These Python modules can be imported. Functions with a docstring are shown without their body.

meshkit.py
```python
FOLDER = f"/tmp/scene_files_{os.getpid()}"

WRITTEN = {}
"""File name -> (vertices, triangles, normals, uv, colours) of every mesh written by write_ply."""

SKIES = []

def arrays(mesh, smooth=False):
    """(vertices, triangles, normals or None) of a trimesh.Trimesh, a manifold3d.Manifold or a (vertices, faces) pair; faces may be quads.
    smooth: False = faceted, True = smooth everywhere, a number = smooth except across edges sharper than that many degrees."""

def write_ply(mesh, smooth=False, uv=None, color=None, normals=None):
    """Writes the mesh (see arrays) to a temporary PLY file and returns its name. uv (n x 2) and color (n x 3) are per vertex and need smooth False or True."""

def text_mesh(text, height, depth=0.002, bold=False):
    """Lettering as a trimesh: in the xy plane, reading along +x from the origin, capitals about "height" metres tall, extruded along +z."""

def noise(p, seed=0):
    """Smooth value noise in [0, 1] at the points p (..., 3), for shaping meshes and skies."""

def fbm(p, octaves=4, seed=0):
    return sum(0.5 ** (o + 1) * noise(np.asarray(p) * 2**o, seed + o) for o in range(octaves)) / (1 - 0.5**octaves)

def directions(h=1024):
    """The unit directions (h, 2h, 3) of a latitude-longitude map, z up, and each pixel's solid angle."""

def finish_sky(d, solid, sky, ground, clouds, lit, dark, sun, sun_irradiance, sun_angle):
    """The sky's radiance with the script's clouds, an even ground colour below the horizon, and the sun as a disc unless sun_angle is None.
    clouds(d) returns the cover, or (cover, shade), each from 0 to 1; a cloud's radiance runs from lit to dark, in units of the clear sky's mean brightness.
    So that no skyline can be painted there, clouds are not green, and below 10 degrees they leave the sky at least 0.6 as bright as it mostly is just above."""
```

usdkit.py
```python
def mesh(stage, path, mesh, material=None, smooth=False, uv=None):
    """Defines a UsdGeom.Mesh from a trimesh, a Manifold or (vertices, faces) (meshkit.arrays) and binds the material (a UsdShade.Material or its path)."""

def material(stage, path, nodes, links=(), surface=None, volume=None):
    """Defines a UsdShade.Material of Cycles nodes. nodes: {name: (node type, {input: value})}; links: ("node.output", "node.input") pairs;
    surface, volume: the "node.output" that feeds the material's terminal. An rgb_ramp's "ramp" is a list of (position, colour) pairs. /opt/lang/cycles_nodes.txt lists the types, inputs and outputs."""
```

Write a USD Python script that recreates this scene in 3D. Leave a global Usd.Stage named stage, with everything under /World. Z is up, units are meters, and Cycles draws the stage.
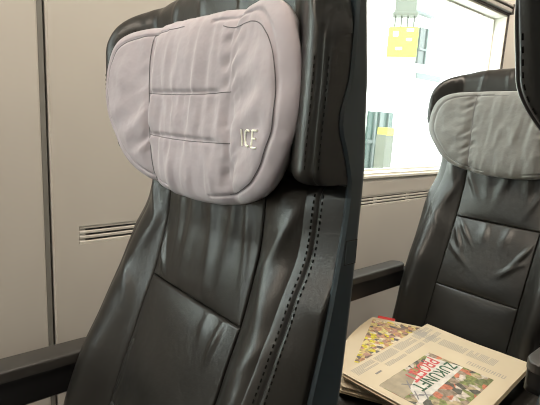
import math, numpy as np, trimesh, usdkit, meshkit
from pxr import Usd, UsdGeom, UsdLux, UsdShade, Gf, Sdf, Vt

stage = Usd.Stage.CreateInMemory()
UsdGeom.SetStageUpAxis(stage, 'Z')
UsdGeom.SetStageMetersPerUnit(stage, 1.0)
UsdGeom.Xform.Define(stage, '/World')
UsdGeom.Scope.Define(stage, '/World/Looks')
CZ = 1.07                                   # the camera's height above the carriage floor

# ------------------------------------------------------------------ camera
cam = UsdGeom.Camera.Define(stage, '/World/camera')
F_PX = 452.0
cam.CreateHorizontalApertureAttr(36.0)
cam.CreateVerticalApertureAttr(27.0)
cam.CreateFocalLengthAttr(36.0 * F_PX / 540.0)
cam.CreateClippingRangeAttr(Gf.Vec2f(0.01, 200.0))
cam.CreateExposureAttr(0.38)
# rows: world x, y, z in the camera's (right, down, forward) frame
R = np.array([[0.76105584, -0.0762481, 0.64418959], [-0.64645303, -0.17148229, 0.74343278], [0.05378177, -0.98223218, -0.17979842]])
right, up, back = R[:, 0], -R[:, 1], -R[:, 2]
M = Gf.Matrix4d(1.0)
for i, a in enumerate((right, up, back)):
    M.SetRow(i, Gf.Vec4d(*map(float, a), 0.0))
M.SetRow(3, Gf.Vec4d(0, 0, CZ, 1))
cam.AddTransformOp().Set(M)

# ------------------------------------------------------------------ light
usdkit.material(stage, '/World/Looks/sky', {
    'tc': ('texture_coordinate', {}), 'n': ('noise_texture', {'scale': 2.2, 'detail': 4.0}),
    'r': ('rgb_ramp', {'ramp': [(0.35, (0.80, 0.90, 1.0)), (0.65, (1.0, 1.0, 0.98))]}),
    'b': ('background_shader', {'strength': 7.0})},
    [('tc.generated', 'n.vector'), ('n.fac', 'r.fac'), ('r.color', 'b.color')], surface='b.background')
dome = UsdLux.DomeLight.Define(stage, '/World/sky')
dome.CreateIntensityAttr(1.0)
UsdShade.MaterialBindingAPI.Apply(dome.GetPrim()).Bind(UsdShade.Material.Get(stage, '/World/Looks/sky'))


def rect_light(name, at, w, h, rgb, power):
    l = UsdLux.RectLight.Define(stage, '/World/' + name)
    l.CreateWidthAttr(w); l.CreateHeightAttr(h)
    l.CreateIntensityAttr(power); l.CreateColorAttr(Gf.Vec3f(*rgb))
    l.AddTranslateOp().Set(Gf.Vec3d(*at))           # points down -z
    return l


# the two rows of ceiling lamps of the carriage
rect_light('ceiling_lamp', (0.2, 0.45, 2.17), 7.0, 0.16, (1.0, 0.87, 0.72), 19.0)
rect_light('ceiling_lamp_001', (0.2, -1.25, 2.17), 7.0, 0.16, (1.0, 0.87, 0.72), 2.5)


# ------------------------------------------------------------------ materials
def mat(name, rgb, rough=0.5, var=0.0, var_scale=8.0, bump=None, **kw):
    """A principled material; var: tone variation by noise; bump: list of (kind, scale, strength, distance)."""
    p = {'base_color': rgb, 'roughness': rough}
    p.update(kw)
    nodes = {'p': ('principled_bsdf', p), 'tc': ('texture_coordinate', {})}
    links = []
    if var:
        nodes['vn'] = ('noise_texture', {'scale': var_scale, 'detail': 4.0})
        lo, hi = [c * (1 - var) for c in rgb], [min(1, c * (1 + var)) for c in rgb]
        nodes['vr'] = ('rgb_ramp', {'ramp': [(0.3, lo), (0.7, hi)]})
        links += [('tc.object', 'vn.vector'), ('vn.fac', 'vr.fac'), ('vr.color', 'p.base_color')]
    last = None
    for i, (kind, sc, st, di) in enumerate(bump or []):
        t, b = f't{i}', f'b{i}'
        nodes[t] = (kind, {'scale': sc, **({'detail': 3.0} if kind == 'noise_texture' else {})})
        nodes[b] = ('bump', {'strength': st, 'distance': di})
        out = 'distance' if kind == 'voronoi_texture' else 'fac'
        links += [('tc.object', f'{t}.vector'), (f'{t}.{out}', f'{b}.height')]
        if last:
            links.append((f'{last}.normal', f'{b}.normal'))
        last = b
    if last:
        links.append((f'{last}.normal', 'p.normal'))
    return usdkit.material(stage, '/World/Looks/' + name, nodes, links, surface='p.BSDF')


LEATHER = mat('leather', (0.0080, 0.0072, 0.0062), 0.32, 0.25, 12.0,
              [('noise_texture', 22.0, 0.20, 0.006), ('noise_texture', 90.0, 0.10, 0.002), ('voronoi_texture', 520.0, 0.10, 0.0006)], specular_ior_level=0.5)
THREAD = mat('thread', (0.003, 0.003, 0.003), 0.9, specular_ior_level=0.1)
SHELL = mat('shell_paint', (0.030, 0.042, 0.050), 0.33, 0.06, 30.0, [('noise_texture', 700.0, 0.05, 0.0003)])
GAP = mat('dark_rubber', (0.006, 0.006, 0.006), 0.7)
ARM = mat('arm_plastic', (0.012, 0.012, 0.013), 0.45, 0.1, 20.0)
PAD = mat('arm_pad', (0.040, 0.037, 0.034), 0.5, 0.1, 40.0, [('voronoi_texture', 600.0, 0.08, 0.0005)])
FABRIC = mat('grey_fabric', (0.325, 0.288, 0.312), 0.85, 0.05, 9.0,
             [('noise_texture', 30.0, 0.5, 0.006), ('noise_texture', 900.0, 0.12, 0.0006)], sheen_weight=0.15)
FABRIC2 = mat('light_grey_fabric', (0.17, 0.172, 0.166), 0.85, 0.05, 9.0,
              [('noise_texture', 30.0, 0.5, 0.006), ('noise_texture', 900.0, 0.12, 0.0006)], sheen_weight=0.15)
SEAM = mat('seam_thread', (0.10, 0.09, 0.10), 0.8)
EMBROIDERY = mat('white_thread', (0.85, 0.85, 0.74), 0.7)
WALL = mat('wall_laminate', (0.52, 0.495, 0.455), 0.42, 0.03, 3.0, [('noise_texture', 350.0, 0.05, 0.0004)])
STRIP = mat('grey_profile', (0.20, 0.195, 0.18), 0.4)
VENT = mat('vent_grey', (0.52, 0.50, 0.46), 0.45)
VENT_DARK = mat('vent_shadow', (0.02, 0.02, 0.02), 0.8)
FRAME = mat('window_frame_cream', (0.74, 0.72, 0.65), 0.45, 0.03, 6.0)
GASKET = mat('window_gasket', (0.055, 0.045, 0.038), 0.6)
RAIL = mat('blind_rail', (0.30, 0.29, 0.27), 0.35)
CEIL = mat('ceiling_white', (0.70, 0.68, 0.64), 0.6)
FLOOR = mat('carpet', (0.05, 0.055, 0.07), 0.95, 0.3, 60.0)
STEEL = mat('dark_steel', (0.08, 0.08, 0.085), 0.4, metallic=0.8)
PAPER = mat('newsprint', (0.52, 0.425, 0.30), 0.8, 0.03, 14.0)
PAPER2 = mat('newsprint_grey', (0.48, 0.38, 0.25), 0.8, 0.03, 14.0)
RED = mat('red_print', (0.62, 0.05, 0.05), 0.6)
INK = mat('grey_ink', (0.33, 0.295, 0.25), 0.8)
INK_DARK = mat('dark_ink', (0.20, 0.18, 0.16), 0.8)
BANNER = mat('banner_print', (0.52, 0.48, 0.43), 0.8, 0.2, 60.0)
LET_RED = mat('red_letters', (0.46, 0.07, 0.07), 0.8)
LET_GREEN = mat('green_letters', (0.035, 0.085, 0.045), 0.8)
LET_GREY = mat('grey_letters', (0.17, 0.16, 0.17), 0.8)
PLATFORM = mat('platform_concrete', (0.62, 0.61, 0.58), 0.8, 0.08, 2.0)
FACADE = mat('white_facade', (0.82, 0.82, 0.78), 0.6, 0.03, 0.8)
SIGN = mat('yellow_sign', (0.30, 0.42, 0.025), 0.5)
SIGN_W = mat('sign_white', (0.85, 0.85, 0.75), 0.5)
POST = mat('sign_post_grey', (0.075, 0.08, 0.06), 0.5)
TEAL = mat('teal_glazing', (0.022, 0.045, 0.038), 0.25, 0.2, 1.5)
DARKG = mat('dark_glazing', (0.02, 0.027, 0.026), 0.2, 0.2, 2.0)
PALE = mat('pale_frame', (0.08, 0.10, 0.095), 0.5)
MACHINE = mat('yellow_machine', (0.30, 0.26, 0.03), 0.5)

# blotchy press photographs: flat print on the newspaper
def photo(name, stops, scale, second):
    return usdkit.material(stage, '/World/Looks/' + name, {
        'tc': ('texture_coordinate', {}), 'v': ('voronoi_texture', {'scale': scale, 'randomness': 1.0}), 's': ('separate_color', {}),
        'r': ('rgb_ramp', {'ramp': stops, 'interpolate': False}), 'n': ('noise_texture', {'scale': scale * 1.7, 'detail': 4.0}),
        'r2': ('rgb_ramp', {'ramp': second}), 'm': ('mix', {'mix_type': 'multiply', 'fac': 0.8}), 'p': ('principled_bsdf', {'roughness': 0.75})},
        [('tc.object', 'v.vector'), ('v.color', 's.color'), ('s.r', 'r.fac'), ('tc.object', 'n.vector'), ('n.fac', 'r2.fac'),
         ('r.color', 'm.color1'), ('r2.color', 'm.color2'), ('m.color', 'p.base_color')], surface='p.BSDF')


PHOTO_CROWD = photo('crowd_photo', [(0, (0.50, 0.36, 0.16)), (0.15, (0.20, 0.13, 0.10)), (0.28, (0.46, 0.24, 0.13)), (0.42, (0.62, 0.52, 0.36)), (0.55, (0.58, 0.47, 0.03)), (0.66, (0.12, 0.10, 0.10)), (0.78, (0.40, 0.22, 0.17)), (0.90, (0.60, 0.50, 0.20))],
                    75.0, [(0.3, (0.25, 0.25, 0.25)), (0.55, (1, 1, 1))])
PHOTO_DEMO = photo('demonstration_photo', [(0, (0.16, 0.17, 0.07)), (0.2, (0.22, 0.24, 0.08)), (0.38, (0.10, 0.09, 0.07)), (0.5, (0.50, 0.16, 0.09)), (0.64, (0.55, 0.47, 0.40)), (0.76, (0.30, 0.22, 0.16)), (0.88, (0.42, 0.33, 0.20))],
                   62.0, [(0.3, (0.3, 0.3, 0.27)), (0.6, (1, 1, 1))])
PHOTO_BEIGE = mat('faded_photo', (0.30, 0.245, 0.17), 0.8, 0.25, 25.0)

PANE = usdkit.material(stage, '/World/Looks/window_glass', {
    't': ('transparent_bsdf', {'color': (0.93, 0.97, 0.94)}), 'g': ('glossy_bsdf', {'roughness': 0.02}), 'l': ('layer_weight', {'blend': 0.5}),
    'f': ('rgb_ramp', {'ramp': [(0, (0.05,) * 3), (0.55, (0.08,) * 3), (0.85, (0.25,) * 3), (1, (0.8,) * 3)]}), 'm': ('mix_closure', {}), 'd': ('translucent_bsdf', {'color': (0.9, 0.92, 0.88)}), 'h': ('mix_closure', {'fac': 0.005})},
    [('t.BSDF', 'h.closure1'), ('d.BSDF', 'h.closure2'), ('l.facing', 'f.fac'), ('f.color', 'm.fac'), ('h.closure', 'm.closure1'), ('g.BSDF', 'm.closure2')], surface='m.closure')

# ------------------------------------------------------------------ prim helpers
USED = {}


def numbered(parent, name):
    k = (parent, name)
    USED[k] = USED.get(k, -1) + 1
    return f'{parent}/{name}' + (f'_{USED[k]:03d}' if USED[k] else '')


def keys(prim, **kw):
    for k, v in kw.items():
        if v:
            prim.SetCustomDataByKey(k, v)
    return prim


def thing(name, label, category, loc=(0, 0, 0), rotz=0.0, group=None):
    x = UsdGeom.Xform.Define(stage, numbered('/World', name))
    x.AddTranslateOp().Set(Gf.Vec3d(*map(float, loc)))
    if rotz:
        x.AddRotateZOp().Set(float(rotz))
    return keys(x.GetPrim(), label=label, category=category, group=group)


def part(name, mesh, m, parent=None, smooth=False, label=None, kind=None):
    path = numbered(str(parent.GetPath()) if parent else '/World', name)
    g = usdkit.mesh(stage, path, mesh, m, smooth=smooth)
    return keys(g.GetPrim(), label=label, kind=kind)


def struct(name, mesh, m, parent=None, smooth=False):
    return part(name, mesh, m, parent, smooth, kind=None if parent else 'structure')


# ------------------------------------------------------------------ mesh helpers
def fix(m):
    if m.is_watertight and m.volume < 0:
        m.invert()
    return m


def grid_faces(nv, nu, off=0, flip=False):
    i, j = np.meshgrid(np.arange(nv - 1), np.arange(nu - 1), indexing='ij')
    a = (i * nu + j).ravel() + off
    q = np.stack([a, a + 1, a + nu + 1, a + nu], 1)
    if flip:
        q = q[:, ::-1]
    return np.vstack([q[:, [0, 1, 2]], q[:, [0, 2, 3]]])


def slab(P, Q):
    """A closed solid between two grids (nv, nu, 3)."""
    nv, nu = P.shape[:2]
    n = nv * nu
    v = np.vstack([P.reshape(-1, 3), Q.reshape(-1, 3)])
    f = [grid_faces(nv, nu), grid_faces(nv, nu, n, True)]
    ring = [(0, j) for j in range(nu)] + [(i, nu - 1) for i in range(1, nv)] + [(nv - 1, j) for j in range(nu - 2, -1, -1)] + [(i, 0) for i in range(nv - 2, 0, -1)]
    r = np.array([i * nu + j for i, j in ring])
    s = np.roll(r, -1)
    f += [np.stack([s, r, r + n], 1), np.stack([s, r + n, s + n], 1)]
    m = trimesh.Trimesh(v, np.vstack(f), process=False)
    if m.volume < 0:
        m.invert()
    return m


def loft(secs):
    """Closed sections (n, k, 3) joined into a solid with fan caps."""
    secs = np.asarray(secs, float)
    n, k = secs.shape[:2]
    v = secs.reshape(-1, 3)
    i, j = np.meshgrid(np.arange(n - 1), np.arange(k), indexing='ij')
    a, b = (i * k + j).ravel(), (i * k + (j + 1) % k).ravel()
    f = [np.stack([a, b, b + k], 1), np.stack([a, b + k, a + k], 1)]
    for end, fl in ((0, True), (n - 1, False)):
        c = secs[end].mean(0)
        v = np.vstack([v, c])
        ids = np.arange(k) + end * k
        t = np.stack([ids, np.roll(ids, -1), np.full(k, len(v) - 1)], 1)
        f.append(t[:, ::-1] if fl else t)
    m = trimesh.Trimesh(v, np.vstack(f), process=False)
    if m.volume < 0:
        m.invert()
    return m


def box(x0, x1, y0, y1, z0, z1, ch=0.0):
    """A box, chamfered by ch."""
    if ch <= 0:
        m = trimesh.creation.box((x1 - x0, y1 - y0, z1 - z0))
        m.apply_translation(((x0 + x1) / 2, (y0 + y1) / 2, (z0 + z1) / 2))
        return m
    pts = []
    for sx, x in ((1, x0), (-1, x1)):
        for sy, y in ((1, y0), (-1, y1)):
            for sz, z in ((1, z0), (-1, z1)):
                pts += [(x, y + sy * ch, z + sz * ch), (x + sx * ch, y, z + sz * ch), (x + sx * ch, y + sy * ch, z)]
    return trimesh.convex.convex_hull(np.array(pts))


def join(ms):
    return trimesh.util.concatenate(ms)


def tube(pts, r, sides=6):
    p = np.asarray(pts, float)
    t = np.gradient(p, axis=0)
    t /= np.linalg.norm(t, axis=1, keepdims=True) + 1e-12
    a = np.cross(t, np.where(np.abs(t[:, 2:]) < 0.9, [0, 0, 1.0], [1.0, 0, 0]))
    a /= np.linalg.norm(a, axis=1, keepdims=True) + 1e-12
    b = np.cross(t, a)
    w = np.arange(sides) * 2 * np.pi / sides
    return loft(p[:, None] + r * (np.cos(w)[None, :, None] * a[:, None] + np.sin(w)[None, :, None] * b[:, None]))


def difference(a, *bs):
    import manifold3d as m3
    def mf(t):
        return m3.Manifold(m3.Mesh(np.asarray(t.vertices, np.float32), np.asarray(t.faces, np.uint32)))
    r = mf(a)
    for b in bs:
        r = r - mf(b)
    o = r.to_mesh()
    return trimesh.Trimesh(o.vert_properties[:, :3], o.tri_verts, process=False)


def interp(table):
    t = np.array(sorted(table))
    def f(z):
        from scipy.interpolate import PchipInterpolator
        return PchipInterpolator(t[:, 0], t[:, 1], extrapolate=True)(np.clip(z, t[0, 0], t[-1, 0]))
    return f


def sm(t):
    t = np.clip(t, 0, 1)
    return t * t * (3 - 2 * t)


def roll(d, r):
    """How far a rounded edge of radius r falls back at the distance d from the edge."""
    d = np.clip(d, 0, r)
    return r - np.sqrt(np.maximum(r * r - (r - d) ** 2, 0))


def clustered(a, b, n, k=0.75):
    t = np.linspace(0, 1, n)
    c = 0.5 - 0.5 * np.cos(np.pi * t)
    return a + (b - a) * (k * c + (1 - k) * t)


# ------------------------------------------------------------------ the seat
# all profiles: z is measured from the camera's height, x along the carriage (the seat looks towards -x), s across the seat
BASE = interp([(-0.03, 0.352), (-0.10, 0.352), (-0.15, 0.349), (-0.20, 0.338), (-0.25, 0.324), (-0.30, 0.305), (-0.35, 0.287), (-0.40, 0.268), (-0.46, 0.248), (-0.62, 0.20)])
BULGE = interp([(-0.06, -0.008), (-0.14, -0.003), (-0.20, 0.009), (-0.27, 0.018), (-0.34, 0.026), (-0.40, 0.034), (-0.48, 0.036), (-0.56, 0.028), (-0.62, 0.026)])
GROOVE = interp([(0.20, 0.338), (0.115, 0.346), (0.047, 0.345), (0.003, 0.335), (-0.036, 0.349), (-0.065, 0.357), (-0.174, 0.346), (-0.298, 0.321), (-0.45, 0.288), (-0.62, 0.25)])
SHELL_BACK = interp([(0.20, 0.352), (0.119, 0.367), (0.05, 0.381), (0.015, 0.384), (-0.058, 0.390), (-0.126, 0.389), (-0.291, 0.383), (-0.322, 0.380), (-0.60, 0.370), (-0.96, 0.35)])
SEAT_X = 0.25


TILT = 0.0                                   # set upright (> 0) for a seat whose back is not reclined


def L(x, s, z):
    x = np.asarray(x, float) + TILT * np.maximum(0.05 - np.asarray(z, float), -0.2) * (np.asarray(z, float) > -0.6)
    return np.stack(np.broadcast_arrays(x - SEAT_X, np.asarray(s, float), np.asarray(z, float) + CZ), -1)


def folds(s, z, rows):
    """Soft creases: (s, z, angle in degrees from vertical, length, width, height)."""
    out = np.zeros(np.broadcast(s, z).shape)
    for s0, z0, ang, ln, wd, am in rows:
        c, k = math.cos(math.radians(ang)), math.sin(math.radians(ang))
        u, v = (s - s0) * k + (z - z0) * c, (s - s0) * c - (z - z0) * k
        out += am * np.exp(-(u / ln) ** 2 - (v / wd) ** 2)
    return out


def leather_noise(s, z, seed, amp=0.0025):
    p = np.stack(np.broadcast_arrays(s * 14, z * 9, np.full(np.shape(s), seed * 3.7)), -1)
    return amp * (meshkit.fbm(p, 4, seed) - 0.5)


def panel(z0, z1, seed, rows, puff=0.006, top_roll=0.0035):
    s, z = np.meshgrid(clustered(-0.118, 0.118, 90), clustered(z0, z1, 90), indexing='xy')
    b = BASE(z)
    d = np.minimum(0.118 - np.abs(s), np.minimum(z - z0, 10))
    t = np.clip((z - z0) / (z1 - z0), 0, 1)
    x = b + roll(np.minimum(d, z1 - z), 0.0035) - puff * (1 - (s / 0.118) ** 2) * (1 - (2 * t - 1) ** 6)
    x = x + roll(z1 - z, top_roll) - folds(s, z, rows) * sm(d / 0.012) - leather_noise(s, z, seed) * sm(d / 0.01)
    return slab(L(x, s, z), L(b + 0.03, s, z))


def bolster_section(z, sgn, top=-0.066, rows=(), seed=0, n=40):
    """One horizontal section of a side bolster: front face, double-seamed corner, side face, back."""
    b, q, G = float(BASE(z)), float(BULGE(z)), float(GROOVE(z))
    t = np.linspace(0, 1, n)
    s1 = 0.118 + (0.065 if sgn < 0 else 0.086) * t
    zz = np.full_like(s1, z)
    x1 = b - q * sm(t) - 0.0105 * np.sin(np.pi * t ** 1.3) + 0.004 * np.exp(-(s1 - 0.118) / 0.0025) - folds(sgn * s1, zz, rows) - leather_noise(sgn * s1, zz, seed) * sm(t * 5)
    u = np.concatenate([np.linspace(0, 0.5, 40)[1:], np.linspace(0.5, 1, 14)[1:]])
    p0, p1, p2 = np.array([s1[-1], x1[-1]]), np.array([0.190 if sgn < 0 else 0.226, x1[-1] + (0.0 if sgn < 0 else 0.004)]), np.array([0.2365, max(G, b - q + 0.012)])
    c = ((1 - u) ** 2)[:, None] * p0 + (2 * u * (1 - u))[:, None] * p1 + (u ** 2)[:, None] * p2
    ss, xx = np.concatenate([s1, c[:, 0]]), np.concatenate([x1, c[:, 1]])
    # the double seam: a sunk line with a raised roll of leather on each side
    g = ss - 0.1985
    xx = xx + (0.0034 * np.exp(-(g / 0.0016) ** 2) if sgn < 0 else 0.0)
    e = roll(top - z, 0.016)
    xx = np.minimum(xx + e, p2[1] + 0.004)
    k = 1 - (0.18 * float(sm((z + 0.26) / 0.16)) if sgn > 0 else 0.0)   # slimmer at the shoulder on the window side
    ss = 0.118 + (ss - 0.118) * k
    front = np.stack([ss, xx], 1)
    backp = np.array([[ss[-1], p2[1] + 0.012], [0.118, max(p2[1], b) + 0.02]])
    pts = np.vstack([front, backp])
    return L(pts[:, 1], sgn * pts[:, 0], z)


def bolster(sgn, rows, seed):
    zs = np.concatenate([np.linspace(-0.62, -0.10, 80), np.linspace(-0.10, -0.066, 22)[1:]])
    return loft([bolster_section(z, sgn, rows=rows, seed=seed) for z in zs])


def seam_path(sgn, zs, off, section):
    """Points on the bolster's (or the wing's) seam, off metres beside it."""
    return [section(z, sgn, off) for z in zs]


def bolster_point(z, sgn, off, rows=(), seed=0):
    p = bolster_section(z, sgn, rows=rows, seed=seed)[:-2]
    k = np.argmin(np.abs(np.abs(p[:, 1]) - (0.1985 + off)))
    return p[k]


HW = 0.242                                   # half width of the headrest


YAW = 0.030                                  # the headrests are turned a little towards the aisle


def head_half_width(z, s=-1.0):
    return HW - np.where(np.asarray(s) > 0, 0.044 * sm((0.035 - z) / 0.085), 0.003 * sm((0.045 - z) / 0.09))


def head_top(s):
    return 0.066 + 0.114 * (1 - np.clip(np.abs(s) / (HW + 0.0005), 0, 1) ** 3.4) ** (1 / 2.8)


def head_front(s, z, w):
    a = np.abs(s)
    x = 0.347 - 0.050 * sm((a - 0.150) / (w - 0.013 - 0.150)) - YAW * s
    x = x + roll(w - a, 0.016) + roll(head_top(s) - z, 0.034) * 0.9 + roll(z + 0.061, 0.014)
    g = a - (w - 0.0048)
    return x + 0.0026 * np.exp(-(g / 0.0015) ** 2)


def headrest(rows, seed):
    u = np.concatenate([-1 + np.linspace(0, 0.22, 90), np.linspace(-0.78, 0.78, 90)[1:-1], 1 - np.linspace(0.22, 0, 90)])
    v = clustered(0, 1, 80, 0.85)
    U, V = np.meshgrid(u, v, indexing='xy')
    s = U * HW
    z = -0.061 + (head_top(s) + 0.061) * V
    w = head_half_width(z, s)
    s = U * w
    x = head_front(s, z, w) - folds(s, z, rows) - leather_noise(s, z, seed) * sm((w - np.abs(s)) / 0.02)
    g = GROOVE(z) + 0.003 + 0.034 * sm((0.222 - np.abs(s)) / 0.03) * sm((z - 0.02) / 0.05)
    x = np.minimum(x, g - 0.004)
    return slab(L(x, s, z), L(g, U * np.where(U > 0, w - 0.002, 0.239), z))


def shell(thick=0.018):
    zs = np.concatenate([[0.128, 0.124, 0.115], np.linspace(0.10, -0.34, 40), np.linspace(-0.38, -0.98, 16)])
    fr = GROOVE(np.maximum(zs, -0.62)) + 0.0045 - np.where(zs < -0.62, 0, 0)
    bk = SHELL_BACK(zs)
    fr[0], fr[1] = fr[0] + 0.006, fr[1] + 0.002
    bk = np.maximum(bk, fr + 0.002)
    secs = []
    for z, f, b in zip(zs, fr, bk):
        # a U-shaped section: two cheeks and the back, outer corners rounded
        W, r, c = 0.2415, min(0.012, (b - f) * 0.45), 0.003
        WL = W - 0.055 * float(sm((z + 0.27) / 0.12)) - 0.13 * float(sm((z - 0.02) / 0.06))
        outer = [(f + c * 0.2, -W + c), (f + c, -W)]
        outer += [(b - r + r * math.sin(a), -W + r - r * math.cos(a)) for a in np.linspace(0, math.pi / 2, 6)]
        outer += [(x, -y - W + WL) for x, y in outer[::-1]]
        th = min(thick * 0.45, (b - f) * 0.5)
        inner = [(f + 0.001, WL - 0.006), (max(f + 0.0015, b - th), WL - 0.016), (max(f + 0.0015, b - th), -W + 0.016), (f + 0.001, -W + 0.006)]
        pts = np.array(outer + inner)
        secs.append(L(pts[:, 0], pts[:, 1], z))
    secs = np.array(secs)
    n, k = secs.shape[:2]
    m = loft(secs)
    return m


OUTLINE = np.array([(0, 0.125), (0.06, 0.125), (0.12, 0.123), (0.17, 0.118), (0.205, 0.103), (0.226, 0.074), (0.234, 0.037), (0.232, 0.0), (0.214, -0.038), (0.192, -0.068), (0.152, -0.092), (0.10, -0.106), (0.05, -0.1125), (0, -0.114)])


def cushion_outline(n=120):
    from scipy.interpolate import CubicSpline
    half = OUTLINE
    full = np.vstack([half, half[-2:0:-1] * [-1, 1], half[:1]])
    d = np.concatenate([[0], np.cumsum(np.linalg.norm(np.diff(full, axis=0), axis=1))])
    cs = CubicSpline(d / d[-1], full, bc_type='periodic')
    p = cs(np.linspace(0, 1, n + 1)[:-1])
    p[:, 0] *= np.where(p[:, 0] < 0, 0.915, 0.985 - 0.05 * sm((0.03 - p[:, 1]) / 0.09) * sm((p[:, 0] - 0.05) / 0.05))
    p[:, 1] += 0.007 * np.exp(-((p[:, 0] + 0.16) / 0.035) ** 2) * (p[:, 1] > 0)
    return p


SEAM_S = 0.098


def cushion_x(s, z, rho, seed):
    pleats = seed < 30
    a = np.abs(s)
    x = 0.309 - 0.022 * sm((a - 0.08) / 0.14) - YAW * s
    x = x + 0.023 * (1 - np.maximum(1 - rho ** 4.5, 0) ** 0.5)
    # the covers are gathered at the seams
    puff = 0.006 * (1 - np.exp(-((a - SEAM_S) / 0.012) ** 2))
    piping = np.exp(-((rho - 0.90) / 0.018) ** 2) * (a > 0.05)
    x = x - puff + 0.0025 * piping
    inner = sm((SEAM_S - a) / 0.01)
    for zl in (0.029, -0.030) if pleats else ():
        x = x + 0.0028 * np.exp(-((z - zl) / 0.0035) ** 2) * inner * sm((s + 0.085) / 0.02)
    p = np.stack([s * 30, z * 11, np.full_like(s, seed * 5.1)], -1)
    near = np.exp(-((a - SEAM_S) / 0.05) ** 2)
    x = x - 0.010 * (meshkit.fbm(p, 3, seed) - 0.5) * (1 - rho ** 6)
    # small gathers that run off the seams
    g = np.stack([s * 10, z * 85 + np.sin(s * 60), np.full_like(s, seed * 2.3)], -1)
    e = a - SEAM_S
    x = x - 0.0110 * (meshkit.noise(g, seed + 3) - 0.5) * np.where(e > 0, np.exp(-(e / 0.030) ** 2), np.exp(-(e / 0.016) ** 2)) * (1 - np.exp(-(e / 0.004) ** 2)) * (1 - rho ** 8)
    g2 = np.stack([s * 48 + z * 6, z * 12, np.full_like(s, seed * 1.3)], -1)
    x = x - 0.0120 * (meshkit.fbm(g2, 2, seed + 7) - 0.5) * inner
    if pleats:
        for zl in (0.029, -0.030):
            g4 = np.stack([s * 95, z * 8, np.full_like(s, seed * 4.1)], -1)
            x = x - 0.0050 * (meshkit.noise(g4, seed + 5) - 0.5) * inner * np.exp(-((z - zl + 0.012) / 0.016) ** 2)
    g3 = np.stack([s * 22 + z * 40, z * 14 - s * 25, np.full_like(s, seed * 1.9)], -1)
    x = x - 0.0095 * (meshkit.noise(g3, seed + 9) - 0.5) * sm((a - SEAM_S) / 0.03) * (1 - rho ** 6)
    return x


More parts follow.
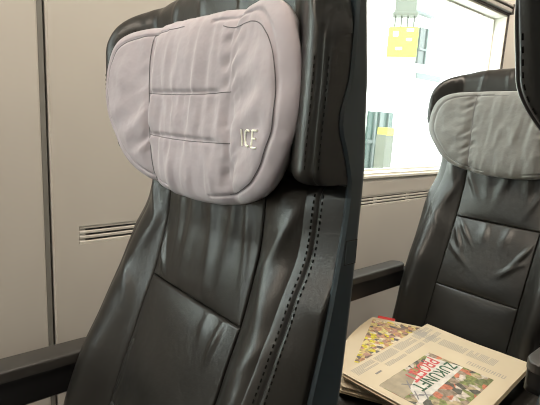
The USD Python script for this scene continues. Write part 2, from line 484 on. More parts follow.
def cushion(dz, seed):
    o = cushion_outline(420)
    rho = np.concatenate([np.linspace(0, 0.8, 90)[1:], 1 - 0.2 * (1 - np.linspace(0, 1, 50)[1:]) ** 1.7])
    c = np.array([0.0, 0.0])
    P = c + rho[:, None, None] * (o - c)[None]
    # towards the middle the rings become rounder-cornered copies; that is enough for a pillow
    s, z = P[..., 0], P[..., 1]
    rr = np.broadcast_to(rho[:, None], s.shape)
    x = cushion_x(s, z, rr, seed)
    front = L(x, s, z + dz)
    x0 = cushion_x(np.zeros(1), np.zeros(1), np.zeros(1), seed)
    n, k = front.shape[:2]
    so, zo = o[:, 0] * 0.985, o[:, 1] * 0.985 + dz
    wo = head_half_width(zo, so)
    xb = np.where(np.abs(so) < wo - 0.004, head_front(np.clip(so, -wo, wo), np.clip(zo, -0.04, 0.1), wo), 0.318) - 0.002
    rim = L(np.clip(xb, x[-1] + 0.004, x[-1] + 0.011), o[:, 0] * 0.985, o[:, 1] * 0.985 + dz)
    v = np.vstack([front.reshape(-1, 3), rim, L(x0, 0, dz), L(0.340, 0, dz)])
    i, j = np.meshgrid(np.arange(n), np.arange(k), indexing='ij')
    a, b = (i * k + j).ravel(), (i * k + (j + 1) % k).ravel()
    f = [np.stack([a, b, b + k], 1), np.stack([a, b + k, a + k], 1)]
    ids = np.arange(k)
    f.append(np.stack([np.roll(ids, -1), ids, np.full(k, (n + 1) * k)], 1))
    e = ids + n * k
    f.append(np.stack([e, np.roll(e, -1), np.full(k, (n + 1) * k + 1)], 1))
    m = trimesh.Trimesh(v, np.vstack(f), process=False)
    if m.volume < 0:
        m.invert()
    return m


def rho_of(s, z):
    """The cushion's radial coordinate at (s, z)."""
    o = cushion_outline(720)
    ang = np.arctan2(o[:, 1], o[:, 0])
    k = np.argsort(ang)
    r = np.interp(np.arctan2(z, s), ang[k], np.linalg.norm(o, axis=1)[k], period=2 * np.pi)
    return np.hypot(s, z) / r


def on_cushion(s, z, seed, lift=0.0):
    s, z = np.atleast_1d(np.asarray(s, float)), np.atleast_1d(np.asarray(z, float))
    return cushion_x(s, z, rho_of(s, z), seed) - lift


def stitches(path_a, path_b=None, every=1, r=0.0006):
    out = []
    p = np.asarray(path_a)
    for i in range(0, len(p) - 1, 2):
        out.append(tube([p[i], p[i + 1]], r, 4))
    return join(out)


def armrest(s0, s1, dz, x_front=-0.06, x_back=0.31):
    """(body, pad): lofts along x; the pad is a soft strip on top with rounded ends."""
    zt = -0.427 + dz
    xs = np.concatenate([x_front + 0.03 * (1 - np.cos(np.linspace(0, np.pi / 2, 8))), np.linspace(x_front + 0.04, x_back, 14)])
    m, h = (s0 + s1) / 2, (s1 - s0) / 2
    body, pad = [], []
    for x in xs:
        k = min(1.0, math.sqrt(max(0.02, 1 - ((x_front + 0.03 - x) / 0.03) ** 2)) if x < x_front + 0.03 else 1.0)
        w, zb = h * (0.55 + 0.45 * k) * 0.88, zt - 0.021 - 0.056 * (0.5 + 0.5 * k)
        sec = [(m - w, zt - 0.021), (m + w, zt - 0.021), (m + w, zb + 0.006), (m + w - 0.006, zb), (m - w + 0.006, zb), (m - w, zb + 0.006)]
        body.append(L(x, [q[0] for q in sec], [q[1] for q in sec]))
    xs = np.concatenate([x_front - 0.004 + 0.035 * (1 - np.cos(np.linspace(0, np.pi / 2, 9))), np.linspace(x_front + 0.04, x_back - 0.06, 12), x_back - 0.05 + 0.03 * np.sin(np.linspace(0, np.pi / 2, 8))])
    for x in xs:
        k = 1.0
        if x < x_front + 0.031:
            k = math.sqrt(max(0.01, 1 - ((x_front + 0.031 - x) / 0.0352) ** 2))
        if x > x_back - 0.05:
            k = math.sqrt(max(0.01, 1 - ((x - x_back + 0.05) / 0.0303) ** 2))
        w = h * k
        drop = 0.004 * (1 - k)
        r = min(0.005, w * 0.4)
        ring = [(m - w, zt - 0.020), (m + w, zt - 0.020), (m + w, zt - r)] + [(m + w - r + r * math.cos(a), zt - drop - r + r * math.sin(a)) for a in np.linspace(0, math.pi / 2, 4)[1:]]
        ring += [(m, zt - drop + 0.001)] + [(m - w + r - r * math.sin(a), zt - drop - r + r * math.cos(a)) for a in np.linspace(0, math.pi / 2, 4)[:-1]] + [(m - w, zt - r)]
        pad.append(L(x, [q[0] for q in ring], [q[1] for q in ring]))
    return loft(body), loft(pad)


def seat_pan(seed):
    x, s = np.meshgrid(clustered(-0.27, 0.23, 60), clustered(-0.235, 0.235, 60), indexing='xy')
    d = np.minimum(np.minimum(x + 0.27, 0.5), 0.235 - np.abs(s))
    z = -0.613 - roll(x + 0.27, 0.05) * 0.8 - roll(0.235 - np.abs(s), 0.03) + 0.010 * sm((np.abs(s) - 0.15) / 0.05) * 0.6 - 0.004 * np.exp(-((np.abs(s) - 0.15) / 0.004) ** 2)
    z = z + leather_noise(x, s, seed, 0.004)
    return slab(L(x, s, z), L(x, s, np.full_like(x, -0.74)))


ICE = None


def lettering(seed, dz):
    """The three letters embroidered on the aisle end of the cushion: narrow strokes laid on the cloth."""
    strokes = {
        'I': [[(0, 1), (0, 0)]],
        'C': [[(0.62, 0.93), (0.42, 1.0), (0.18, 0.9), (0.05, 0.65), (0.05, 0.35), (0.18, 0.1), (0.42, 0.0), (0.62, 0.07)]],
        'E': [[(0.6, 1), (0, 1), (0, 0), (0.6, 0)], [(0, 0.52), (0.5, 0.52)]]}
    s0, z0, h, w = -0.131, -0.030, 0.018, 0.0195
    out, adv = [], {'I': 0.0, 'C': 0.32, 'E': 1.22}
    for ch, ox in adv.items():
        for st in strokes[ch]:
            st = np.array(st, float)
            t = np.linspace(0, len(st) - 1, 6 * (len(st) - 1) + 1)
            u = np.interp(t, range(len(st)), st[:, 0])
            v = np.interp(t, range(len(st)), st[:, 1])
            s, z = s0 - (ox + u * 0.85) * w, z0 + v * h
            x = on_cushion(s, z, seed, 0.0006)
            out.append(tube(L(x, s, z + dz), 0.0011, 6))
    return join(out)


def seat(name, label, loc, seed, cushion_mat=None, cushion_dz=0.0, arm_dz=0.0, hatch=False, panel_rows=((), ()), group=None):
    o = thing(name, label, 'train seat', (loc[0] + SEAT_X, loc[1], 0.0), group=group)
    part('upper_back_panel', panel(-0.2568, -0.066, seed, panel_rows[0], 0.007, 0.012), LEATHER, o, smooth=50)
    part('middle_back_panel', panel(-0.4576, -0.2574, seed + 1, panel_rows[1], 0.006), LEATHER, o, smooth=50)
    part('lower_back_panel', panel(-0.62, -0.4582, seed + 3, (), 0.006), LEATHER, o, smooth=50)
    for sgn in (-1, 1):
        rows = [(sgn * 0.165, -0.13, 25 * sgn, 0.05, 0.010, 0.004), (sgn * 0.15, -0.19, -20 * sgn, 0.05, 0.012, 0.003), (sgn * 0.17, -0.27, 35 * sgn, 0.035, 0.010, 0.0025)]
        b = part('side_bolster', bolster(sgn, rows, seed + 2), LEATHER, o, smooth=50)
        zs = np.arange(-0.60, -0.075, 0.0036)
        secs = [bolster_section(z, sgn, rows=rows, seed=seed + 2)[:-2] for z in zs]
        sts = []
        for off in (-0.0048, 0.0048) if sgn < 0 else ():
            pth = []
            for z, p in zip(zs, secs):
                k = 1 - (0.18 * float(sm((z + 0.26) / 0.16)) if sgn > 0 else 0.0)
                pth.append(p[np.argmin(np.abs((np.abs(p[:, 1]) - 0.118) / k + 0.118 - (0.1985 + off)))] + [-0.0002, 0, 0])
            sts.append(stitches(pth, r=0.0012))
        if sts:
            part('double_stitching', join(sts), THREAD, b, label='row of dark stitches along the bolster seam', kind='stuff')
    hr = [(0.17, 0.14, 10, 0.05, 0.006, 0.002), (0.10, 0.15, -8, 0.05, 0.006, 0.002), (0.03, 0.15, 5, 0.05, 0.007, 0.002), (-0.06, 0.15, -6, 0.05, 0.006, 0.002), (-0.14, 0.15, 4, 0.05, 0.006, 0.0015)]
    h = part('headrest', headrest(hr, seed + 5), LEATHER, o, smooth=50)
    sts = []
    for sgn in (-1, 1):
        for off in ((0.0042, -0.0042) if sgn < 0 else (-0.0042,)):
            zs = np.arange(-0.045, 0.062, 0.0036)
            w = head_half_width(zs, sgn)
            s = sgn * (w - 0.0048 + off)
            sts.append(stitches(L(head_front(s, zs, w) - 0.0002, s, zs), r=0.0007))
    part('double_stitching', join(sts), THREAD, h, label='row of dark stitches along the headrest edge', kind='stuff')
    sh = part('seat_shell', shell(), SHELL, o, smooth=35, label='blue-grey hard plastic seat shell')
    if hatch:
        zc, xc = -0.134, 0.3715
        part('cover_gap', box(xc - SEAT_X - 0.0095, xc - SEAT_X + 0.0095, -0.2419, -0.2405, zc - 0.0135 + CZ, zc + 0.0135 + CZ), GAP, sh)
        part('cover_plate', box(xc - SEAT_X - 0.0085, xc - SEAT_X + 0.0085, -0.2424, -0.2406, zc - 0.0125 + CZ, zc + 0.0125 + CZ, 0.0004), SHELL, sh)
    for s0, s1 in ((0.245, 0.297), (-0.302, -0.245)):
        b, p = armrest(s0, s1, arm_dz)
        a = part('armrest', b, ARM, o, smooth=40)
        part('armrest_pad', p, PAD, a, smooth=40, label='dark grey armrest top pad')
    part('seat_cushion', seat_pan(seed + 6), LEATHER, o, smooth=50)
    part('seat_base', join([box(-0.22, 0.10, -0.20, 0.20, 0.22, 0.34, 0.01), box(-0.12, 0.02, -0.06, 0.06, 0.0, 0.23, 0.008)]), STEEL, o)
    if cushion_mat:
        c = part('headrest_cushion', cushion(cushion_dz, seed + 7), cushion_mat, o, smooth=True, label='padded grey fabric headrest cushion with stitched seams')
        sd = seed + 7
        lines = []
        z = np.linspace(-0.0995, 0.1115, 60)
        for sg in (1, -1):
            s = np.full_like(z, sg * SEAM_S)
            if sg > 0 or sd > 30:
                lines.append(tube(L(on_cushion(s, z, sd, 0.0003), s, z + cushion_dz), 0.0007, 5))
        for zl in (0.029, -0.030) if sd < 30 else ():
            s = np.linspace(-0.100, SEAM_S, 60)
            zz = zl - 0.003 * np.sin((s + 0.1) * 15)
            lines.append(tube(L(on_cushion(s, zz, sd, 0.0002), s, zz + cushion_dz), 0.0006, 5))
        ol = cushion_outline(400)
        for a, b in ((4, 112), (238, 368)):
            k = np.arange(a, b)
            f = 0.90 if a < 200 else 0.89 - 0.09 * np.exp(-((k - 352) / 20.0) ** 2)
            seg = ol[a:b] * np.reshape(f, (-1, 1)) if a > 200 else ol[a:b] * f
            lines.append(tube(L(on_cushion(seg[:, 0], seg[:, 1], sd, 0.0002), seg[:, 0], seg[:, 1] + cushion_dz), 0.00055, 5))
        part('seam_line', join(lines), SEAM, c)
        part('embroidered_lettering', lettering(sd, cushion_dz), EMBROIDERY, c, label='white embroidered letters ICE')
    return o


UP_ROWS = [(0.07, -0.14, 4, 0.07, 0.010, 0.003), (0.03, -0.13, -6, 0.08, 0.012, 0.004), (-0.02, -0.13, 5, 0.09, 0.010, 0.0045), (-0.065, -0.13, -4, 0.07, 0.010, 0.004), (-0.095, -0.15, 8, 0.06, 0.007, 0.003), (0.10, -0.22, 30, 0.03, 0.006, 0.0035), (0.106, -0.20, 12, 0.03, 0.004, 0.002)]
LO_ROWS = [(-0.085, -0.285, -8, 0.028, 0.006, 0.004), (-0.055, -0.275, 6, 0.02, 0.008, 0.0025), (0.105, -0.445, -8, 0.03, 0.004, 0.004), (0.09, -0.46, -35, 0.03, 0.005, 0.004), (0.108, -0.37, 6, 0.025, 0.004, 0.002)]
seat('leather_seat', 'black leather window seat in front with lilac-grey headrest cushion lettered ICE', (0.0, 0.535), 11, FABRIC, 0.0, 0.0, True, (UP_ROWS, LO_ROWS))
UP2 = [(0.05, -0.13, 10, 0.06, 0.012, 0.004), (0.0, -0.14, -12, 0.07, 0.014, 0.004), (-0.06, -0.13, 8, 0.06, 0.012, 0.004), (0.09, -0.16, 30, 0.04, 0.008, 0.003), (-0.09, -0.18, -20, 0.04, 0.008, 0.003)]
LO2 = [(0.09, -0.32, 28, 0.035, 0.007, 0.004), (0.075, -0.295, 40, 0.035, 0.007, 0.004), (0.02, -0.29, 5, 0.03, 0.012, 0.004), (-0.04, -0.29, -10, 0.03, 0.010, 0.003), (-0.09, -0.33, -30, 0.04, 0.007, 0.004), (0.08, -0.36, 55, 0.04, 0.008, 0.003), (-0.07, -0.37, -50, 0.04, 0.008, 0.003)]
seat('leather_seat', 'black leather seat in the row behind with newspapers lying on it', (1.0, 0.535), 37, FABRIC2, -0.012, -0.012, True, (UP2, LO2))
TILT = 0.42
seat('leather_seat', 'nearest black leather seat, only its stitched headrest edge showing at top right', (0.012, -0.1112), 61, None, 0.0, 0.0, False, (UP2, LO2))

# ------------------------------------------------------------------ the carriage
YW = 0.93                                    # inner face of the window wall
ZF = 1.13                                    # ceiling, above the camera
GX0, GX1, GZ0, GZ1 = 0.74, 2.108, -0.159, 0.492
WINDOWS = [(GX0, GX1), (-2.0, 0.0)]
SEAM_X = 0.243


def wall_piece(x0, x1, side=1):
    b = box(x0, x1, YW, YW + 0.10, 0.0, CZ + ZF, 0.004)
    cuts = [box(a - 0.010, c + 0.010, YW - 0.02, YW + 0.2, CZ + GZ0 - 0.020, CZ + GZ1 + 0.014) for a, c in WINDOWS if a > x0 - 0.2 and c < x1 + 0.2]
    cuts += [box(a, c, YW - 0.01, YW + 0.03, CZ - 0.2735, CZ - 0.2355) for a, c in VENTS if a > x0 and c < x1]
    return difference(b, *cuts) if cuts else b


VENTS = [(0.294, 1.95), (-1.60, -0.10)]
wl = struct('wall_left', wall_piece(SEAM_X + 0.0005, 3.4), WALL)
wl2 = struct('wall_left_front', wall_piece(-3.0, SEAM_X - 0.013), WALL)
t1 = struct('trim_1', box(SEAM_X - 0.0135, SEAM_X - 0.0035, YW + 0.003, YW + 0.02, 0.0, CZ + ZF, 0.001), STRIP)
struct('rubber_gap', box(SEAM_X - 0.0036, SEAM_X + 0.003, YW + 0.016, YW + 0.03, 0.0, CZ + ZF), GAP, t1)
for wall, (a, c) in zip((wl, wl2), VENTS):
    struct('vent_back', box(a, c, YW + 0.020, YW + 0.0295, CZ - 0.2735, CZ - 0.2355), VENT_DARK, wall)
    # a frame of bars: four long slats and the uprights between the modules
    for k in range(4):
        zc = -0.2385 - k * 0.0107
        struct('vent_slat', box(a + 0.0005, c - 0.0005, YW + 0.001, YW + 0.012, CZ + zc - 0.0033, CZ + zc + 0.0033, 0.0012), VENT, wall)
    x = a + 0.007
    k = 0
    while x < c:
        struct('vent_bar', box(x - (0.0065 if k == 0 else 0.012), x + (0.0065 if k == 0 else 0.012), YW + 0.002, YW + 0.018, CZ - 0.272, CZ - 0.237, 0.001), VENT, wall)
        x += 0.1975
        k += 1


def ring_box(a, c, z0, z1, y0, y1, t, lap=0.0):
    """A rectangular frame of bar width t around the opening."""
    return difference(box(a - t, c + t, y0, y1, z0 - t, z1 + t, 0.0015), box(a, c, y0 - 0.1, y1 + 0.1, z0, z1))


for n, (a, c) in enumerate(WINDOWS, 1):
    f = struct(f'window_{n}', ring_box(a, c, CZ + GZ0, CZ + GZ1, YW + 0.003, YW + 0.085, 0.0095), FRAME)
    struct('window_sill', box(a - 0.008, c + 0.008, YW - 0.004, YW + 0.05, CZ + GZ0 - 0.0185, CZ + GZ0 - 0.007, 0.002), FRAME, f)
    struct('gasket', difference(ring_box(a - 0.0095, c + 0.0095, CZ + GZ0 - 0.0095, CZ + GZ1 + 0.0095, YW - 0.003, YW + 0.01, 0.008), box(a - 0.05, c + 0.05, YW - 0.1, YW + 0.1, CZ + GZ0 - 0.1, CZ + GZ0 + 0.005)), GASKET, f)
    struct('pane_seal', ring_box(a + 0.007, c - 0.007, CZ + GZ0 + 0.007, CZ + GZ1 - 0.007, YW + 0.052, YW + 0.060, 0.0068), FRAME, f)
    struct('pane', box(a + 0.001, c - 0.001, YW + 0.062, YW + 0.068, CZ + GZ0 + 0.001, CZ + GZ1 - 0.001), PANE, f)
    # the blind's rail along the top of the opening
    struct('blind_rail', join([box(a, c + 0.016, YW - 0.012, YW + 0.012, CZ + GZ1 + 0.018, CZ + GZ1 + 0.036, 0.003), box(a, c + 0.012, YW - 0.016, YW - 0.002, CZ + GZ1 + 0.040, CZ + GZ1 + 0.052, 0.003)]), RAIL, f)
    struct('rail_end', box(c + 0.0125, c + 0.020, YW - 0.018, YW + 0.012, CZ + GZ1 + 0.012, CZ + GZ1 + 0.054, 0.001), GASKET, f)

YR = -1.95
right_wall = box(-3.0, 3.4, YR - 0.1, YR, 0.0, CZ + ZF)
holes = [(-1.42, -0.02), (0.74, 2.11)]
rw = struct('wall_right', difference(right_wall, *[box(a, c, YR - 0.3, YR + 0.1, CZ + GZ0, CZ + GZ1) for a, c in holes]), WALL)
for n, (a, c) in enumerate(holes, 3):
    f = struct(f'window_{n}', ring_box(a + 0.012, c - 0.012, CZ + GZ0 + 0.012, CZ + GZ1 - 0.012, YR - 0.09, YR - 0.005, 0.0115), FRAME)
    struct('pane', box(a + 0.013, c - 0.013, YR - 0.068, YR - 0.062, CZ + GZ0 + 0.013, CZ + GZ1 - 0.013), PANE, f)
struct('floor', box(-3.0, 3.4, YR - 0.1, YW + 0.1, -0.06, 0.0), FLOOR)
struct('ceiling', box(-3.0, 3.4, YR - 0.1, YW + 0.1, CZ + ZF, CZ + ZF + 0.05), CEIL)
struct('wall_front', box(-3.05, -3.0, YR - 0.1, YW + 0.1, 0.0, CZ + ZF), WALL)
struct('wall_back', box(3.4, 3.45, YR - 0.1, YW + 0.1, 0.0, CZ + ZF), WALL)


# ------------------------------------------------------------------ the newspapers on the rear seat
def sheet(w, h, t, curl, seed, n=24):
    """A folded newspaper section lying flat: w along x, h along y, thickness t, the corners lifting by curl."""
    x, y = np.meshgrid(np.linspace(0, w, n), np.linspace(0, h, n), indexing='xy')
    p = np.stack([x * 7, y * 7, np.full_like(x, seed)], -1)
    wave = 0.004 * (meshkit.fbm(p, 2, seed) - 0.5)
    lift = curl * ((x / w - 0.5) ** 2 * 2 + (y / h - 0.5) ** 2 * 2)
    z = wave + lift
    return x, y, z


def lay(X, Y, Z, x, y):
    """The height of the sheet's surface at (x, y)."""
    from scipy.interpolate import RegularGridInterpolator
    f = RegularGridInterpolator((Y[:, -1], X[0]), Z, bounds_error=False, fill_value=None)
    return f(np.stack([np.broadcast_to(y, np.shape(x)), x], -1))


def print_patch(X, Y, Z, quad, lift, n=14):
    """A patch of flat print that follows the sheet: quad = four (x, y) corners in order."""
    q = np.array(quad, float)
    u, v = np.meshgrid(np.linspace(0, 1, n), np.linspace(0, 1, n), indexing='xy')
    P = (1 - u)[..., None] * (1 - v)[..., None] * q[0] + u[..., None] * (1 - v)[..., None] * q[1] + u[..., None] * v[..., None] * q[2] + (1 - u)[..., None] * v[..., None] * q[3]
    z = lay(X, Y, Z, P[..., 0], P[..., 1]) + lift
    top = np.concatenate([P, z[..., None]], -1)
    return slab(top, top - [0, 0, 0.0001])


def rect(x0, x1, y0, y1):
    return [(x0, y0), (x1, y0), (x1, y1), (x0, y1)]


def newspaper(name, label, loc, rotz, sections, w, h, t, seed, curl=0.0, m=None, bow=0.0, wavy=1.0):
    o = thing(name, label, 'newspaper', loc, rotz)
    z0 = 0.0
    rng = np.random.default_rng(seed)
    for k in range(sections):
        X, Y, Z = sheet(w, h, t, curl, seed)
        Z = Z * wavy
        Y = Y + bow * sm(Y / h) * np.sin(np.pi * np.clip(X / w, 0, 1) ** 0.85) ** 0.9
        dx, dy = (rng.uniform(-0.004, 0.004, 2) if k < sections - 1 else (0, 0))
        Zt = Z + z0 + t
        # folded edge: the long sides are slightly rounded
        e = 0.45 * t * np.exp(-np.minimum(np.minimum(X, w - X), np.minimum(Y, np.where(Y >= Y[-1:] - 1e-9, 0, 1))) / 0.003)
        P = np.stack([X + dx, Y + dy, Zt - e], -1)
        Q = np.stack([X + dx, Y + dy, Z + z0 + e * 0.8], -1)
        part('folded_section', slab(P, Q), (m or PAPER) if k % 2 == (sections - 1) % 2 else PAPER2, o, smooth=40)
        z0 += t + 0.0003
    return o, X, Y, Zt


def text_block(X, Y, Z, x0, x1, y0, y1, lines_along='x', pitch=0.0034, fill=0.55, seed=0, lift=0.0003):
    """Body copy too small to read: rows of grey print."""
    rng = np.random.default_rng(seed)
    out = []
    a0, a1, b0, b1 = (x0, x1, y0, y1) if lines_along == 'x' else (y0, y1, x0, x1)
    b = b0
    while b + pitch * fill < b1:
        end = a1 if rng.random() > 0.12 else a0 + (a1 - a0) * rng.uniform(0.4, 0.9)
        q = rect(a0, end, b, b + pitch * fill) if lines_along == 'x' else rect(b, b + pitch * fill, a0, end)
        out.append(print_patch(X, Y, Z, q, lift, 4))
        b += pitch
    return join(out)


# upper paper: local x runs from its left corner L to the top corner T; local y towards the camera's right is negative
PL, PT, PR = np.array([0.764, 0.598]), np.array([1.167, 0.621]), np.array([1.177, 0.345])
rot = math.degrees(math.atan2(PT[1] - PL[1], PT[0] - PL[0]))
W_, H_ = 0.404, 0.278
ca, sa = math.cos(math.radians(rot)), math.sin(math.radians(rot))
org = PL - H_ * np.array([-sa, ca])          # the corner nearest the camera
ZU = -0.580
up_o, X, Y, Z = newspaper('newspaper', 'folded newspaper on top of the pile with a protest banner photo', (org[0], org[1], CZ + ZU), rot, 4, W_, H_, 0.0045, 5, 0.004)


def loc2(p):
    d = np.array(p) - org
    return (d[0] * ca + d[1] * sa, -d[0] * sa + d[1] * ca)


# its press photo: from the left corner of the picture to its far right corner
a, b, c = loc2((0.789, 0.514)), loc2((1.020, 0.528)), loc2((1.006, 0.368))
px0, px1, py1 = a[0], b[0], (a[1] + b[1]) / 2
py0 = c[1]
ph = part('press_photo', print_patch(X, Y, Z, rect(px0, px1, py0, py1), 0.0003, 24), PHOTO_DEMO, up_o, label='printed colour photo of a crowd holding a banner')
part('faded_print', print_patch(X, Y, Z, rect(px0 + 0.001, px0 + 0.10, py1 - 0.060, py1 - 0.001), 0.0005), PHOTO_BEIGE, ph)
banner_quad = [(px0 + 0.030, py1 - 0.078), (px1 - 0.004, py1 - 0.082), (px1 - 0.030, py1 - 0.004), (px0 + 0.060, py1 - 0.030)]
part('banner', print_patch(X, Y, Z, [(px0 + 0.008, py1 - 0.095), (px1 - 0.002, py1 - 0.088), (px1 - 0.022, py1 - 0.006), (px0 + 0.045, py1 - 0.050)], 0.0007), BANNER, ph, label='printed pale banner in the photo')


def word(text, x_start, y_base, length, height, slope, X, Y, Z, lift=0.0010):
    """Lettering that reads towards -x (the paper lies upside down for the camera); height along +y is down the page."""
    m = meshkit.text_mesh(text, 1.0, 0.1, bold=True)
    v = m.vertices.copy()
    lo, hi = v.min(0), v.max(0)
    u = (v[:, 0] - lo[0]) / (hi[0] - lo[0])
    t = (v[:, 1] - lo[1]) / (hi[1] - lo[1])
    k = (v[:, 2] - lo[2]) / (hi[2] - lo[2])
    x = x_start - u * length
    y = y_base - t * height + slope * u
    z = lay(X, Y, Z, x, y) + lift + 0.0001 * k
    return fix(trimesh.Trimesh(np.stack([x, y, z], 1), m.faces, process=False))


part('banner_lettering', word('ZUKUNFT', px1 - 0.010, py1 - 0.050, 0.165, 0.030, 0.004, X, Y, Z), LET_GREEN, ph, label='dark green banner letters ZUKUNFT')
part('banner_lettering', word('PROFIT', px1 - 0.026, py1 - 0.008, 0.128, 0.034, -0.008, X, Y, Z), LET_RED, ph, label='red banner letters PROFIT')
for k, (u, w_) in enumerate(((0.162, 0.030), (0.185, 0.062), (0.168, 0.075))):
    q = px1 - u
    part('banner_scrawl', print_patch(X, Y, Z, [(q, py1 - w_), (q - 0.004, py1 - w_), (q - 0.026, py1 - w_ - 0.022), (q - 0.022, py1 - w_ - 0.022)], 0.0010, 4), LET_GREY, ph)
    part('banner_scrawl', print_patch(X, Y, Z, [(q - 0.022, py1 - w_), (q - 0.026, py1 - w_), (q - 0.004, py1 - w_ - 0.022), (q, py1 - w_ - 0.022)], 0.0010, 4), LET_GREY, ph)
txt = []
# columns of body copy between the picture and the two far edges
for k in range(4):
    x0 = 0.018 + k * 0.092
    if x0 + 0.08 < W_:
        txt.append(text_block(X, Y, Z, x0, x0 + 0.084, H_ - 0.034, H_ - 0.010, 'x', 0.0036, 0.5, k))
        if k > 0:
            txt.append(text_block(X, Y, Z, x0, x0 + 0.084, H_ - 0.066 + 0.01, H_ - 0.040, 'x', 0.0036, 0.5, 10 + k))
for k in range(3):
    y0 = 0.03 + k * 0.075
    txt.append(text_block(X, Y, Z, px1 + 0.062, px1 + 0.100, y0 + 0.03, y0 + 0.098, 'x', 0.0036, 0.5, 20 + k))
part('text_column', join(txt), INK, up_o, label='columns of small grey newspaper print')
part('small_headline', text_block(X, Y, Z, 0.055, 0.100, H_ - 0.058, H_ - 0.052, 'x', 0.0065, 0.8, 3), INK_DARK, up_o)
bars = []
for i in range(8):
    y0 = 0.020 + i * 0.0115
    bars.append(print_patch(X, Y, Z, rect(px1 + 0.022, px1 + 0.038, y0, y0 + 0.0022), 0.0004, 4))
    bars.append(print_patch(X, Y, Z, rect(px1 + 0.022, px1 + 0.038, y0 + 0.0058, y0 + 0.0078), 0.0004, 4))
    bars.append(print_patch(X, Y, Z, rect(px1 + (0.022, 0.0355, 0.029)[i % 3], px1 + (0.0245, 0.038, 0.0315)[i % 3], y0, y0 + 0.0078), 0.0004, 4))
part('side_headline', join(bars), INK, up_o)

# lower paper, turned by about thirty degrees, its far corner tucked beside the backrest
T2, ang2 = np.array([1.119, 0.776]), math.atan2(0.464, 0.886)
W2, H2 = 0.415, 0.150
e1, e2 = np.array([math.cos(ang2), math.sin(ang2)]), np.array([-math.sin(ang2), math.cos(ang2)])
org2 = T2 - W2 * e1 - H2 * e2
lo_o, X2, Y2, Z2 = newspaper('newspaper', 'newspaper underneath with a crowd photo, its left corner sticking out of the pile', (org2[0], org2[1], CZ - 0.6015), math.degrees(ang2), 4, W2, H2, 0.0048, 8, 0.0, PAPER, 0.042, 0.0)
pq = []
for p in ((0.854, 0.633), (1.102, 0.763), (1.178, 0.634), (0.93, 0.50)):
    d = np.array(p) - org2
    pq.append((float(np.clip(d @ e1, 0.004, W2 - 0.004)), float(np.clip(d @ e2, 0.004, H2 - 0.004))))
part('press_photo', print_patch(X2, Y2, Z2, pq, 0.0003, 24), PHOTO_CROWD, lo_o, label='printed colour photo of a dense yellow and brown crowd')
part('text_column', text_block(X2, Y2, Z2, 0.10, 0.13, H2 - 0.030, H2 - 0.012, 'x', 0.0036, 0.5, 3), INK, lo_o)
# the red booklet
bk = thing('booklet', 'red booklet edge peeking out behind the newspapers beside the backrest', 'booklet', (1.158, 0.748, CZ - 0.606), 27)
part('cover', box(-0.012, 0.012, -0.022, 0.03, 0.0, 0.017, 0.001), RED, bk)
part('pages', box(-0.011, 0.011, -0.0225, 0.0285, 0.002, 0.015), PAPER, bk)

# ------------------------------------------------------------------ the station outside
struct('platform', box(-14, 20, 1.35, 9.0, -0.9, -0.12), PLATFORM)
struct('retaining_wall', box(-14, 20, -3.6, -3.3, -0.9, 4.0), mat('dark_wall', (0.12, 0.115, 0.11), 0.8))
YB = 6.0
st = thing('station_building', 'bright white station building across the platform behind the train window', 'building', (9.0, YB, -0.12))


def bx(x0, x1, z0, z1, d0, d1, ch=0.0):
    """x, z as slopes seen from the camera at the facade; depth in front of the facade plane."""
    return box(x0 * YB - 9.0, x1 * YB - 9.0, -d0, -d1, z0 * YB + CZ + 0.12, z1 * YB + CZ + 0.12, ch) if d1 < d0 else box(x0 * YB - 9.0, x1 * YB - 9.0, -d1, -d0, z0 * YB + CZ + 0.12, z1 * YB + CZ + 0.12, ch)


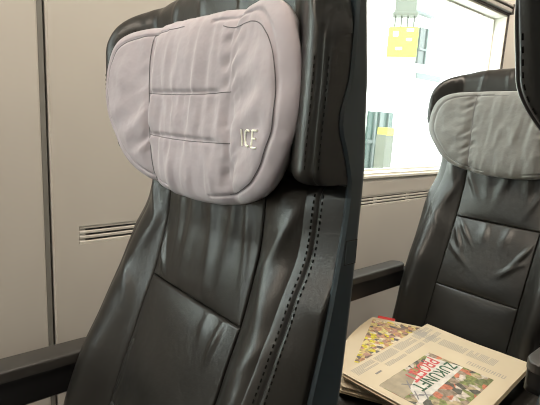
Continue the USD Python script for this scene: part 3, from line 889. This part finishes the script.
part('facade', box(-20, 9, 0, 0.3, 0.0, 5.2), FACADE, st)
dr = part('glazed_door', bx(1.290, 1.432, -0.19, 0.048, 0.0, 0.05), TEAL, st, label='teal glazed entrance')
for x0, x1 in ((1.318, 1.328), (1.345, 1.368), (1.396, 1.402)):
    part('door_post', bx(x0, x1, -0.19, 0.048, 0.05, 0.09), PALE, dr)
part('door_rail', bx(1.290, 1.432, -0.062, -0.050, 0.05, 0.08), PALE, dr)
w1 = part('narrow_window', bx(1.548, 1.606, 0.238, 0.366, 0.0, 0.06), DARKG, st, label='narrow dark window')
part('window_post', bx(1.590, 1.596, 0.238, 0.366, 0.06, 0.09), PALE, w1)
part('window_rail', bx(1.548, 1.590, 0.285, 0.292, 0.06, 0.09), PALE, w1)
part('canopy_beam', bx(1.495, 1.62, 0.408, 0.416, 0.0, 0.12), PALE, st)
part('grey_panel', bx(1.56, 1.73, 0.185, 0.206, 0.0, 0.05), PALE, st)
part('side_window', bx(2.11, 2.16, 0.27, 0.40, 0.0, 0.05), TEAL, st)

sg = thing('hanging_sign', 'yellow station sign hanging on grey rods outside the train window', 'sign', (6.69, 4.6, 2.2), -54.0)
part('sign_panel', box(-0.24, 0.24, -0.06, 0.06, 0.01, 0.48, 0.012), SIGN, sg)
for x0, x1, z0, z1 in ((-0.16, -0.08, 0.33, 0.41), (0.05, 0.16, 0.41, 0.45), (0.06, 0.14, 0.26, 0.30), (-0.10, 0.0, 0.12, 0.16)):
    part('sign_mark', box(x0, x1, -0.064, -0.058, z0, z1), SIGN_W, sg, label='pale mark on the yellow sign')
for x in (-0.15, -0.05, 0.05, 0.15):
    part('hanging_rod', box(x - 0.014, x + 0.014, -0.014, 0.014, 0.48, 0.70), POST, sg)
part('hanger_post', box(-0.17, 0.17, -0.12, 0.12, 0.67, 1.5, 0.02), POST, sg)
part('cross_bar', box(-0.20, 0.20, -0.13, 0.13, 0.655, 0.70, 0.01), POST, sg)

tm = thing('ticket_machine', 'small yellow and grey machine before the teal entrance outside the window', 'ticket machine', (1.405 * 5.6, 5.6, -0.12))
part('cabinet', box(-0.14, 0.14, -0.12, 0.12, 0.0, 1.02, 0.01), POST, tm)
part('display_head', box(-0.13, 0.13, -0.13, 0.11, 1.0, 1.16, 0.01), MACHINE, tm, label='yellow display head')
